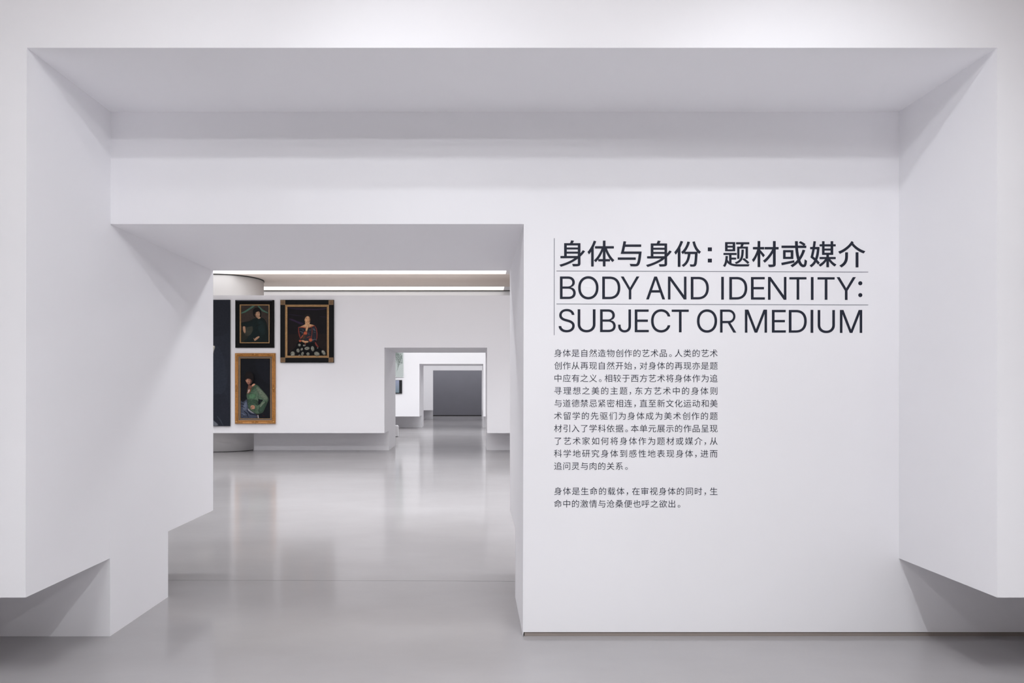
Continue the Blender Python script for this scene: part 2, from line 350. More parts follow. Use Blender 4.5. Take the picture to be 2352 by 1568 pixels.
# outlines of the sixteen Latin capitals of the heading: bezier handles and points, in 1/10000 of the type size
LATIN = {"B":[[601,0,601,5087,2410,5087,2581,5082,2743,5067,2894,5042,3036,5007,3167,4961,3288,4906,3399,4842,3501,4771,3592,4694,3674,4609,3746,4518,3808,4420,3861,4316,3904,4208,3938,4097,3962,3981,3976,3862,3981,3738,3978,3633,3968,3534,3952,3442,3930,3355,3902,3275,3867,3201,3826,3132,3782,3068,3733,3009,3681,2954,3624,2904,3563,2859,3499,2818,3432,2781,3364,2747,3294,2717,3222,2690,3148,2666,3148,2622,3230,2613,3311,2596,3392,2572,3472,2540,3552,2501,3631,2455,3708,2402,3780,2341,3848,2274,3911,2200,3970,2119,4024,2031,4071,1937,4110,1835,4140,1727,4162,1612,4175,1491,4179,1362,4174,1236,4159,1113,4135,995,4100,882,4056,772,4001,667,3936,568,3861,476,3774,391,3675,313,3566,243,3445,179,3312,124,3168,80,3011,45,2841,20,2659,5,2465,0],[1246,570,2448,570,2637,576,2806,595,2957,627,3090,671,3203,728,3298,797,3376,876,3440,961,3490,1053,3526,1151,3547,1255,3554,1366,3550,1451,3540,1534,3522,1614,3496,1691,3464,1766,3424,1839,3378,1908,3326,1972,3267,2031,3203,2085,3132,2135,3056,2180,2973,2219,2886,2251,2793,2276,2694,2294,2591,2304,2482,2308,1246,2308],[1246,2854,2380,2854,2471,2857,2560,2866,2645,2881,2727,2902,2806,2929,2882,2962,2953,3000,3019,3043,3080,3091,3135,3144,3186,3201,3231,3264,3270,3331,3303,3401,3328,3476,3346,3554,3356,3635,3360,3721,3354,3831,3334,3935,3301,4032,3256,4124,3198,4209,3126,4288,3041,4358,2941,4415,2828,4460,2699,4492,2557,4511,2400,4517,1246,4517]],"O":[[2670,-68,2456,-59,2249,-33,2051,11,1860,73,1678,152,1504,249,1340,362,1188,491,1047,634,919,792,802,964,698,1152,608,1353,534,1567,477,1792,436,2029,411,2279,403,2540,411,2802,436,3053,477,3291,534,3516,608,3730,698,3931,802,4119,919,4292,1047,4450,1188,4594,1340,4722,1504,4836,1678,4934,1860,5013,2051,5075,2249,5120,2456,5146,2670,5155,2884,5146,3091,5120,3289,5075,3480,5013,3662,4934,3836,4836,4000,4722,4152,4594,4291,4450,4419,4292,4534,4119,4638,3931,4727,3730,4800,3516,4857,3291,4898,3053,4922,2802,4930,2540,4922,2279,4898,2029,4857,1792,4800,1567,4727,1353,4638,1152,4534,964,4419,792,4291,634,4152,491,4000,362,3836,249,3662,152,3480,73,3289,11,3091,-33,2884,-59],[2670,529,2819,535,2963,555,3103,587,3238,632,3368,689,3494,760,3613,843,3724,938,3827,1045,3921,1165,4006,1297,4083,1441,4150,1597,4205,1763,4247,1941,4278,2130,4296,2329,4302,2540,4296,2753,4278,2954,4247,3144,4205,3323,4150,3490,4083,3646,4006,3790,3921,3922,3827,4042,3724,4149,3613,4244,3494,4327,3368,4398,3238,4455,3103,4500,2963,4532,2819,4552,2670,4558,2520,4552,2375,4532,2234,4500,2099,4455,1968,4397,1842,4326,1723,4242,1612,4147,1510,4039,1416,3919,1330,3787,1253,3643,1186,3487,1131,3320,1089,3142,1058,2952,1040,2752,1034,2540,1040,2330,1058,2130,1089,1942,1131,1764,1186,1598,1253,1442,1330,1299,1416,1167,1510,1048,1612,940,1723,844,1842,761,1968,690,2099,632,2234,587,2375,555,2520,535]],"D":[[2188,0,959,0,959,570,2147,570,2349,577,2538,596,2716,629,2882,675,3036,735,3179,807,3310,892,3429,989,3536,1097,3632,1216,3717,1347,3790,1490,3851,1643,3902,1806,3941,1979,3969,2161,3985,2353,3991,2554,3985,2753,3969,2942,3941,3122,3902,3293,3852,3454,3791,3605,3719,3746,3636,3876,3543,3994,3438,4101,3323,4197,3196,4281,3059,4353,2910,4412,2751,4458,2581,4491,2401,4510,2209,4517,932,4517,932,5087,2253,5087,2495,5079,2725,5053,2943,5011,3149,4952,3343,4876,3525,4783,3694,4675,3849,4551,3991,4413,4119,4261,4233,4093,4334,3911,4420,3715,4491,3508,4546,3288,4585,3055,4608,2811,4616,2554,4608,2295,4584,2048,4545,1814,4490,1592,4419,1383,4333,1186,4231,1003,4115,834,3984,680,3839,541,3680,417,3506,307,3319,213,3118,136,2905,77,2679,34,2440,9],[1246,5087,1246,0,601,0,601,5087]],"Y":[[2035,0,2035,2083,164,5087,912,5087,1922,3445,1977,3355,2030,3265,2081,3177,2130,3091,2223,2921,2267,2834,2312,2741,2357,2641,2403,2535,2449,2423,2496,2305,2236,2305,2283,2426,2329,2540,2375,2647,2421,2748,2466,2842,2511,2929,2603,3099,2701,3271,2803,3445,3810,5087,4551,5087,2680,2083,2680,0]],"A":[[164,0,2014,5087,2762,5087,4630,0,3950,0,2871,3025,2801,3227,2725,3459,2641,3721,2595,3866,2547,4024,2495,4195,2441,4378,2383,4574,2322,4783,2451,4783,2390,4572,2332,4374,2277,4189,2225,4016,2175,3856,2129,3709,1905,3025,850,0],[1099,1420,1099,1987,3698,1987,3698,1420]],"N":[[601,0,601,5087,1362,5087,3431,1827,3628,1507,3875,1067,3963,901,4051,729,4138,550,4049,536,4031,721,4016,903,4006,1082,3991,1572,3988,1949,3988,5087,4633,5087,4633,0,3868,0,2021,2902,1774,3307,1480,3810,1075,4520,1192,4537,1222,3837,1243,3279,1250,2909,1250,0]],"I":[[0,0,0,5087,650,5087,650,0]],"T":[[318,4517,318,5087,4169,5087,4169,4517,2567,4517,2567,0,1926,0,1926,4517]],"E":[[601,0,601,5087,3725,5087,3725,4517,1246,4517,1246,2858,3554,2858,3554,2287,1246,2287,1246,570,3752,570,3752,0]],"S":[[2236,-89,2056,-84,1884,-69,1720,-44,1563,-8,1415,37,1275,92,1144,157,1023,229,912,310,811,399,719,496,638,601,568,713,508,831,460,956,423,1086,397,1223,382,1366,1045,1366,1057,1271,1077,1181,1104,1097,1140,1018,1183,945,1234,877,1292,815,1356,759,1425,708,1499,662,1579,622,1664,587,1754,558,1845,534,1939,516,2036,503,2135,495,2236,492,2350,495,2460,504,2566,520,2668,541,2765,569,2859,603,2948,643,3030,687,3106,737,3175,792,3238,853,3295,918,3344,988,3384,1062,3415,1139,3437,1220,3451,1305,3455,1393,3451,1472,3440,1545,3421,1614,3395,1677,3361,1736,3320,1789,3272,1839,3220,1886,3162,1930,3099,1971,3031,2010,2958,2045,2881,2078,2801,2110,2717,2141,2631,2170,2541,2197,1837,2393,1635,2455,1448,2526,1278,2605,1123,2692,984,2788,862,2892,757,3005,671,3129,605,3262,557,3406,529,3561,519,3725,525,3866,545,4000,577,4129,621,4251,679,4368,749,4478,831,4581,921,4677,1021,4764,1130,4843,1249,4915,1376,4978,1511,5032,1651,5076,1798,5111,1949,5135,2107,5150,2270,5155,2435,5150,2594,5135,2746,5110,2891,5076,3029,5031,3161,4976,3285,4913,3401,4842,3507,4764,3604,4679,3692,4586,3771,4486,3840,4380,3897,4269,3942,4154,3976,4034,3998,3909,4008,3779,3373,3779,3352,3902,3316,4015,3265,4119,3199,4213,3118,4298,3022,4374,2914,4439,2798,4491,2673,4532,2540,4562,2399,4579,2250,4585,2143,4582,2040,4573,1942,4558,1848,4537,1758,4511,1673,4478,1593,4440,1519,4397,1452,4350,1391,4298,1336,4242,1287,4182,1245,4118,1211,4051,1185,3982,1166,3909,1155,3834,1151,3756,1155,3672,1168,3594,1190,3521,1221,3454,1260,3392,1309,3336,1364,3284,1422,3236,1484,3192,1550,3151,1620,3114,1693,3081,1768,3051,1841,3023,1914,2997,1985,2974,2055,2952,2124,2933,2643,2793,2717,2772,2794,2750,2872,2725,2951,2697,3032,2668,3115,2636,3198,2601,3279,2563,3359,2521,3437,2476,3513,2428,3587,2376,3658,2320,3724,2260,3786,2196,3844,2127,3897,2053,3945,1975,3987,1892,4022,1803,4048,1708,4068,1606,4079,1499,4083,1386,4077,1249,4059,1117,4028,990,3986,867,3931,749,3865,635,3787,527,3698,428,3598,336,3487,251,3366,175,3233,106,3091,46,2939,-2,2777,-40,2606,-67,2426,-84]],"U":[[2588,-82,2392,-75,2204,-56,2025,-23,1855,23,1693,82,1540,154,1397,237,1264,330,1143,433,1033,545,935,667,847,799,772,939,710,1085,662,1237,628,1395,608,1560,601,1731,601,5087,1243,5087,1243,1782,1248,1663,1261,1547,1284,1436,1316,1330,1357,1228,1407,1130,1465,1038,1531,953,1605,874,1686,802,1775,737,1871,679,1974,629,2084,588,2200,557,2323,534,2452,521,2588,516,2725,521,2854,534,2977,557,3094,588,3204,629,3307,679,3403,737,3491,802,3571,874,3644,953,3709,1038,3766,1130,3815,1228,3855,1330,3886,1436,3908,1547,3922,1663,3926,1782,3926,5087,4572,5087,4572,1731,4565,1560,4545,1395,4510,1237,4463,1085,4401,939,4326,799,4238,667,4140,545,4030,433,3909,330,3777,237,3634,154,3481,82,3320,23,3150,-23,2971,-56,2784,-75]],"J":[[1850,-68,1633,-57,1430,-24,1240,31,1065,108,903,207,755,328,625,469,519,629,437,807,378,1004,343,1220,331,1454,331,1728,976,1728,976,1454,983,1305,1003,1167,1036,1043,1082,930,1142,830,1215,743,1299,668,1392,607,1494,559,1604,525,1722,505,1850,498,1976,505,2093,525,2202,559,2303,607,2395,668,2479,743,2552,830,2612,930,2658,1043,2691,1167,2711,1305,2718,1454,2718,5087,3363,5087,3363,1454,3351,1220,3316,1004,3257,807,3175,629,3070,469,2941,328,2794,207,2633,108,2458,31,2269,-24,2067,-57]],"C":[[2673,-68,2458,-59,2250,-33,2051,11,1860,73,1677,152,1502,249,1338,362,1185,491,1045,634,916,792,800,964,696,1152,607,1353,533,1567,476,1792,436,2029,411,2279,403,2540,411,2802,436,3053,476,3291,533,3516,607,3730,696,3931,800,4119,916,4292,1045,4450,1185,4594,1338,4722,1502,4836,1677,4934,1860,5013,2051,5075,2250,5120,2458,5146,2673,5155,2800,5152,2925,5143,3048,5127,3168,5105,3286,5077,3402,5043,3515,5003,3623,4956,3728,4904,3829,4846,3927,4782,4020,4712,4109,4637,4193,4556,4272,4471,4346,4380,4414,4284,4478,4184,4535,4079,4587,3969,4632,3854,4670,3735,4703,3611,4729,3482,4083,3482,4062,3568,4036,3651,4007,3730,3973,3805,3936,3877,3894,3945,3848,4010,3800,4071,3748,4129,3693,4184,3634,4235,3573,4283,3509,4327,3442,4367,3374,4404,3302,4436,3229,4465,3153,4490,3076,4511,2997,4528,2918,4541,2837,4550,2756,4556,2673,4558,2520,4551,2372,4532,2230,4499,2093,4453,1961,4394,1835,4322,1716,4238,1605,4141,1503,4033,1410,3913,1326,3782,1250,3638,1184,3483,1130,3316,1088,3139,1058,2950,1040,2751,1034,2540,1040,2330,1058,2132,1088,1944,1131,1767,1185,1601,1251,1446,1328,1302,1413,1171,1507,1051,1609,943,1720,847,1839,763,1965,692,2096,633,2232,588,2374,555,2521,536,2673,529,2756,531,2837,537,2918,547,2997,560,3076,578,3153,599,3229,624,3302,653,3374,686,3442,722,3509,762,3573,806,3634,853,3693,904,3748,959,3800,1017,3848,1078,3894,1144,3936,1213,3973,1285,4007,1360,4036,1438,4062,1520,4083,1605,4729,1605,4704,1477,4672,1354,4634,1235,4590,1121,4539,1011,4481,906,4417,806,4349,710,4275,620,4197,535,4113,454,4024,379,3930,309,3833,245,3732,186,3627,134,3518,87,3406,46,3290,11,3172,-17,3051,-39,2928,-55,2802,-65]],"R":[[601,0,601,5087,2359,5087,2549,5081,2728,5065,2896,5037,3052,4998,3196,4947,3330,4886,3453,4814,3565,4734,3666,4646,3756,4549,3836,4444,3904,4331,3962,4210,4009,4084,4046,3951,4073,3813,4089,3670,4094,3520,4089,3371,4073,3227,4046,3090,4009,2958,3962,2833,3904,2714,3836,2602,3756,2499,3666,2404,3564,2318,3452,2240,3329,2171,3195,2112,3050,2063,2894,2026,2726,1999,2548,1982,2359,1977,963,1977,963,2550,2335,2550,2463,2553,2582,2563,2694,2580,2796,2603,2891,2632,2977,2668,3055,2710,3126,2758,3190,2811,3246,2870,3295,2934,3337,3004,3372,3079,3401,3159,3423,3242,3439,3331,3449,3423,3452,3520,3449,3619,3439,3714,3423,3804,3401,3889,3372,3970,3337,4047,3295,4119,3246,4186,3189,4247,3125,4302,3054,4352,2975,4396,2888,4434,2793,4465,2690,4489,2578,4506,2457,4517,2328,4520,1246,4520,1246,0],[3530,0,2301,2291,3028,2291,4278,0]],"M":[[601,0,601,5087,1516,5087,2772,1871,2873,1589,2992,1226,3114,838,3216,488,3073,488,3300,1212,3421,1582,3523,1871,4763,5087,5678,5087,5678,0,5043,0,5043,2909,5044,3269,5051,3687,5061,4131,5070,4572,5128,4572,4976,4094,4819,3628,4674,3218,4558,2909,3418,0,2861,0,1704,2909,1591,3209,1449,3610,1291,4076,1120,4572,1188,4572,1200,4160,1209,3716,1215,3284,1219,2909,1219,0]]}
_u = 156.0
def _arc(cx_, cy_, r, a0, a1, n=20): return [(cx_ + r * math.cos(math.radians(a0 + (a1 - a0) * k / n)), cy_ + r * math.sin(math.radians(a0 + (a1 - a0) * k / n))) for k in range(n + 1)]
DRAWN = {'A': [[(0, 0), (56, 156), (75, 156), (131, 0), (112, 0), (65.5, 134), (19, 0)], [(30, 47), (30, 63), (101, 63), (101, 47)]],
         'N': [[(0, 0), (0, 156), (18, 156), (111, 29), (111, 156), (128, 156), (128, 0), (110, 0), (17, 128), (17, 0)]],
         'M': [[(0, 0), (0, 156), (24, 156), (77, 23), (130, 156), (154, 156), (154, 0), (137, 0), (137, 128), (86, 0), (68, 0), (17, 128), (17, 0)]],
         'Y': [[(56, 0), (56, 63), (0, 156), (20, 156), (64.5, 80), (109, 156), (129, 156), (73, 63), (73, 0)]],
         'I': [[(0, 0), (0, 156), (17, 156), (17, 0)]],
         'R': [[(0, 0), (0, 156), (17, 156), (17, 0)], [(1, 156)] + _arc(60, 110, 46, 90, -90) + [(1, 64), (1, 79)] + _arc(60, 110, 31, -90, 90) + [(1, 141)],
               [(50, 70), (69, 70), (112, 0), (92, 0)]]}
def inset(l, d):
    ar = sum(l[i - 1][0] * l[i][1] - l[i][0] * l[i - 1][1] for i in range(len(l))); out = []
    for i in range(len(l)):
        a, b, c = l[i - 1], l[i], l[(i + 1) % len(l)]
        e1 = Vector((b[0] - a[0], b[1] - a[1])).normalized(); e2 = Vector((c[0] - b[0], c[1] - b[1])).normalized()
        n1 = Vector((-e1.y, e1.x)); n2 = Vector((-e2.y, e2.x)); m_ = n1 + n2
        if m_.length < 1e-6: m_ = n1
        m_ = m_.normalized(); k = d / max(0.35, m_.dot(n1))
        out.append((b[0] + m_.x * k, b[1] + m_.y * k))
    return out
def latin_glyphs():
    """letter -> list of pieces (verts, tris); pieces of A, D and R overlap and are filled one by one"""
    out = {}
    for c, cs in LATIN.items():
        loops = [[(q[i] / 10000, q[i + 1] / 10000) for i in range(0, len(q), 2)] for q in cs]
        if c in DRAWN: loops = [[(x / _u * .5087, y / _u * .5087) for x, y in l] for l in DRAWN[c]]
        else:                                                # slightly lighter strokes: shrink outlines, grow holes
            area_ = lambda l: sum(l[i - 1][0] * l[i][1] - l[i][0] * l[i - 1][1] for i in range(len(l)))
            big = max(loops, key=lambda l: abs(area_(l))); sg = 1 if area_(big) > 0 else -1
            loops = [inset(l, .0033 * sg) for l in loops]
        groups = [[l] for l in loops] if c in 'ADR' else [loops]
        pieces = []
        for gr in groups:
            v = [p for l in gr for p in l]
            f = [tuple(t) for t in tessellate_polygon([[Vector((p[0], p[1], 0)) for p in l] for l in gr])]
            fo = []
            for t in f:
                (ax, ay), (bx, by), (cx_, cy_) = (v[i] for i in t)
                ar = (bx - ax) * (cy_ - ay) - (by - ay) * (cx_ - ax)
                fo.append(t if ar > 0 else t[::-1])
            pieces.append((v, fo))
        al = [p for l in loops for p in l]
        out[c] = (pieces, None, (min(p[0] for p in al), max(p[0] for p in al), min(p[1] for p in al), max(p[1] for p in al)))
    return out
def glyph_mesh(name, items, y, m, parent, thick=0.0012):
    """items: (glyph, x, z, sx, sz) -> raised flat letters on the wall"""
    vs_, fs = [], []
    for k_, ((v, f, _), x, z, sx, sz) in enumerate(items):
        b0 = len(vs_); n = len(v); th = thick + k_ * 0.00005
        vs_ += [(x + p[0] * sx, y - th, z + p[1] * sz) for p in v] + [(x + p[0] * sx, y, z + p[1] * sz) for p in v]
        cnt = {}
        for t in f:
            fs.append(tuple(b0 + i for i in t))
            for i in range(len(t)):
                e = (t[i], t[(i + 1) % len(t)]); cnt[e] = 1
        for (a, b) in list(cnt):
            if (b, a) not in cnt: fs.append((b0 + b, b0 + a, b0 + a + n, b0 + b + n))
    me = bpy.data.meshes.new(name); me.from_pydata(vs_, [], fs)
    bb = ((min(p[0] for p in vs_) + max(p[0] for p in vs_)) / 2, y, min(p[2] for p in vs_))
    return link_mesh(name, me, m, parent, at=bb)

YT = D1
tx, tz = P1(1272, 770)
head = thing('wall_heading', (tx, YT, tz), 'large dark slate bilingual heading BODY AND IDENTITY: SUBJECT OR MEDIUM on the white wall', 'lettering')
gt = glyphs(title_cn, 8)
zx = lambda u: 1240 + u / 3.0154
zy = lambda u: 520 + u / 3.0154
tilt = lambda px: (px - 1284) * 0.0030
bb = gt['身'][2]; em = (zy(277) - zy(97)) * S1P / (bb[3] - bb[2])
for c, u in zip('身体与身份题材或媒介', (224, 423, 622, 824, 1023, 1360, 1561, 1761, 1961, 2160)):
    g = gt[c]; px = zx(u); x, z = P1(px, zy(277) + tilt(px))
    gx, gz, q = x - (g[2][0] + g[2][1]) / 2 * em, z - bb[2] * em, 0.010 * em      # the heading's heavier strokes
    glyph_mesh('character', [(g, gx, gz, em, em)] + [(g, gx + q * math.cos(a), gz + q * .6 * math.sin(a), em, em) for a in [k * math.pi / 4 for k in range(8)]], YT, M_VINYL, head)
for ya, yb in ((145, 171), (223, 249)):
    bm = mb(); x0, z1 = P1(zx(1163), zy(ya)); x1, z0 = P1(zx(1191), zy(yb)); box(bm, x0, x1, YT - .0012, YT, z0, z1)
    obj('colon_dot', bm, M_VINYL, head)
gl = latin_glyphs()
capb = gl['E'][2]
rows = ((347, 503, 'B 139 248 O 265 406 D 432 557 Y 560 689 A 736 867 N 887 1015 D 1045 1170 I 1256 1274 D 1312 1436 E 1462 1558 N 1580 1707 T 1728 1846 I 1877 1895 T 1923 2041 Y 2055 2188 : 2206 2234'),
        (574, 731, 'S 130 241 U 262 385 B 417 525 J 542 631 E 657 754 C 770 903 T 913 1031 O 1088 1227 R 1248 1360 M 1420 1573 E 1607 1703 D 1724 1848 I 1875 1893 U 1924 2043 M 2078 2232'))
for vt, vb, spec in rows:
    sz = (zy(vb) - zy(vt)) * S1P / (capb[3] - capb[2]); sp_ = spec.split()
    for c, u0, u1 in zip(sp_[::3], sp_[1::3], sp_[2::3]):
        u0, u1 = float(u0), float(u1)
        if c == ':':
            for v in (393, 475):
                bm = mb(); X, Z = P1(zx(2219), zy(v)); rr = 14 / 3.0154 * S1P
                a = [bm.verts.new((X + rr * math.cos(k * math.pi / 16), YT - .0012, Z + rr * math.sin(k * math.pi / 16))) for k in range(32)]
                b_ = [bm.verts.new((q.co.x, YT, q.co.z)) for q in a]; bm.faces.new(a)
                for k in range(32): bm.faces.new((a[k], a[(k + 1) % 32], b_[(k + 1) % 32], b_[k]))
                obj('colon_dot', bm, M_VINYL, head)
            continue
        g = gl[c]; x0 = P1(zx(u0), 0)[0]; x1 = P1(zx(u1), 0)[0]
        sx = (x1 - x0) / (g[2][1] - g[2][0]); z = P1(0, zy(vb) + tilt(zx(u0)))[1]
        glyph_mesh('letter', [((v, f, None), x0 - g[2][0] * sx, z, sx, sz) for v, f in g[0]], YT, M_VINYL, head)
def rule(pxa, pya, pxb, pyb, wpx):
    (xa, za), (xb, zb) = P1(pxa, pya), P1(pxb, pyb); h = wpx * S1P / 2; bm = mb()
    if abs(xa - xb) > abs(za - zb): slab(bm, [(xa, za - h), (xb, zb - h), (xb, zb + h), (xa, za + h)], YT - .001, YT)
    else: slab(bm, [(xa - h, za), (xb - h, zb), (xb + h, zb), (xa + h, za)], YT - .001, YT)
    obj('rule_line', bm, M_RULE, head)
rule(1273, 547, 1272.7, 769.5, 1.3); rule(1278, 622.2, 1994, 624.6, 1.3); rule(1278, 697.8, 1994, 700.2, 1.3)

allbody = ''.join(t for _, t in body)
gb = glyphs(allbody, 3, -0.003)
tx, tz = P1(1272, 1168)
para = thing('wall_text', (tx, YT, tz), 'narrow column of small dark Chinese wall text below the large heading', 'lettering')
bbs = gb['身'][2]; eb = 17.9 * S1P / (bbs[3] - bbs[2]); base = bbs[2]
for row, txt in body:
    cy = 810.6 + row * 28.81; last = row in (9, 12)
    steps = []                                   # centre to centre distances; None = pitch to solve
    chars = [(i, c) for i, c in enumerate(txt)]
    pos = {}; x = 0; gaps = 0; fixed = 0
    real = [i for i, c in chars if c not in '。，']
    for a, b_ in zip(real, real[1:]):
        if b_ - a == 1: gaps += 1
        else: fixed += 35.2
    pitch = 20.12 if last else (1639.3 - 1281.6 - fixed) / gaps
    cx = 1281.6; prev = None; items = []
    zb = P1(0, cy + 8.95)[1]
    for i, c in chars:
        if c in '。，':
            px = cx + (16.4 if c == '。' else 15.6)
        else:
            if prev is not None: cx += pitch if i - prev == 1 else 35.2
            prev = i; px = cx
        g = gb[c]; X = P1(px, 0)[0]; tl = (px - 1281) * 0.0012 * S1P
        items.append((g, X - (g[2][0] + g[2][1]) / 2 * eb, zb - base * eb - tl, eb, eb))
    for it in items: glyph_mesh('character', [it], YT, M_VINYL, para, thick=0.0008)

# ------------------------------------------------------------------ framed paintings on the portrait wall
SQ = Q0 / F
def PQ(px, py, d=Q0): return ((px - VX) * d / F, EYE + (VY - py) * d / F)
def rect_px(x0, y0, x1, y1):
    a, b_ = PQ(x0, y1); c, d = PQ(x1, y0); return a, b_, c, d
def sweep(bm, r, prof, y):
    """moulding round rectangle r = x0,z0,x1,z1; prof = (inset, height off the wall)"""
    x0, z0, x1, z1 = r; rings = []
    for u, v in prof:
        rings.append([bm.verts.new(p) for p in ((x0 + u, y - v, z0 + u), (x1 - u, y - v, z0 + u), (x1 - u, y - v, z1 - u), (x0 + u, y - v, z1 - u))])
    for a, b_ in zip(rings, rings[1:] + rings[:1]):
        for i in range(4): bm.faces.new((a[i], a[(i + 1) % 4], b_[(i + 1) % 4], b_[i]))
def smooth_poly(pts, k=5):
    out = []; n = len(pts)
    for i in range(n):
        p0, p1, p2, p3 = pts[i - 1], pts[i], pts[(i + 1) % n], pts[(i + 2) % n]
        for s in range(k):
            t = s / k
            out.append(tuple(0.5 * (2 * p1[j] + (p2[j] - p0[j]) * t + (2 * p0[j] - 5 * p1[j] + 4 * p2[j] - p3[j]) * t * t + (-p0[j] + 3 * p1[j] - 3 * p2[j] + p3[j]) * t ** 3) for j in (0, 1)))
    return out
def canvas(parent, r_zoom, layers, conv, y, name='canvas', gain=0.85):
    """flat painted surface: layers of coloured shapes in the zoom frame, clipped to the canvas"""
    vs_, fs, cols = [], [], []
    x0, y0, x1, y1 = r_zoom
    def put(pts, colr, depth):
        b0 = len(vs_)
        for (u, v) in pts:
            u = min(max(u, x0), x1); v = min(max(v, y0), y1)
            px, py = conv(u, v); X, Z = PQ(px, py); vs_.append((X, depth, Z)); cols.append(rgb(*colr, gain))
        fs.append(tuple(range(b0, b0 + len(pts))))
    put([(x0, y1), (x1, y1), (x1, y0), (x0, y0)], layers[0][1], y)
    d = y
    for L_ in layers[1:]:
        kind, colr = L_[0], L_[1]; d -= 0.00035
        if kind == 'q': put(smooth_poly(L_[2]), colr, d)
        if kind == 'p':
            pts = smooth_poly(L_[2]); mx_ = sum(p[0] for p in pts) / len(pts); my_ = sum(p[1] for p in pts) / len(pts)
            put(pts, tuple(c * .72 for c in colr), d)             # darker rim, then the full tone, then a lighter core
            put([(mx_ + (p[0] - mx_) * .93, my_ + (p[1] - my_) * .95) for p in pts], colr, d - .00009)
            put([(mx_ - 3 + (p[0] - mx_) * .62, my_ - 3 + (p[1] - my_) * .7) for p in pts], tuple(c * 1.1 for c in colr), d - .00018)
        elif kind == 'r': put(L_[2], colr, d)
        elif kind == 'e':
            cx, cy, rx, ry, *an = L_[2]; an = math.radians(an[0]) if an else 0
            pts = []
            for k in range(20):
                t = 2 * math.pi * k / 20; a, b_ = rx * math.cos(t), ry * math.sin(t)
                pts.append((cx + a * math.cos(an) - b_ * math.sin(an), cy + a * math.sin(an) + b_ * math.cos(an)))
            put(pts, colr, d)
        elif kind == 's':
            pts, wd = L_[2], L_[3]; Lf, Rt = [], []
            for i, p in enumerate(pts):
                a = pts[max(0, i - 1)]; b_ = pts[min(len(pts) - 1, i + 1)]
                dx, dy = b_[0] - a[0], b_[1] - a[1]; ll = math.hypot(dx, dy) or 1
                ww = wd * (0.55 if i in (0, len(pts) - 1) else 1) / 2
                Lf.append((p[0] - dy / ll * ww, p[1] + dx / ll * ww)); Rt.append((p[0] + dy / ll * ww, p[1] - dx / ll * ww))
            put(Lf + Rt[::-1], colr, d)
    me = bpy.data.meshes.new(name); me.from_pydata(vs_, [], fs)
    at = me.color_attributes.new('paint', 'FLOAT_COLOR', 'POINT')
    for i, c in enumerate(cols): at.data[i].color = c
    # all shapes face the room
    bm = bmesh.new(); bm.from_mesh(me)
    bm.normal_update()
    for f in bm.faces:
        if f.normal.y > 0: f.normal_flip()
    bm.to_mesh(me); bm.free()
    return link_mesh(name, me, M_PAINT, parent)
def painting(r, label):
    x0, z0, x1, z1 = r
    return thing('framed_painting', ((x0 + x1) / 2, Q0, z0), label, 'painting')
YW = Q0

# --- black framed portrait, upper left
r = rect_px(542, 689.3, 630.5, 798.5)
t = painting(r, 'small black-framed portrait of a dark-haired figure in black under green drapery')
bm = mb(); sweep(bm, r, [(0, 0), (0, .045), (.012, .055), (.035, .055), (.045, .042), (.075, .038), (.085, .046), (.11, .04), (.115, .02), (.115, 0)], YW); obj('frame', bm, M_BLACK, t)
ri = (r[0] + .105, r[1] + .105, r[2] - .105, r[3] - .105)
bm = mb(); sweep(bm, ri, [(0, .03), (0, .046), (.012, .048), (.02, .036), (.024, .02), (.01, .02)], YW); obj('gold_slip', bm, M_GOLD, t)
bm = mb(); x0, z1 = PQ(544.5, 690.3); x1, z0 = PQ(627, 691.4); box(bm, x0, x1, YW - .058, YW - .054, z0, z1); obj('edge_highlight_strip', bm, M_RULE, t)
c2 = lambda u, v: (480 + u / 6.818, 600 + v / 6.818)
hair, skin = (18, 16, 16), (176, 140, 112)
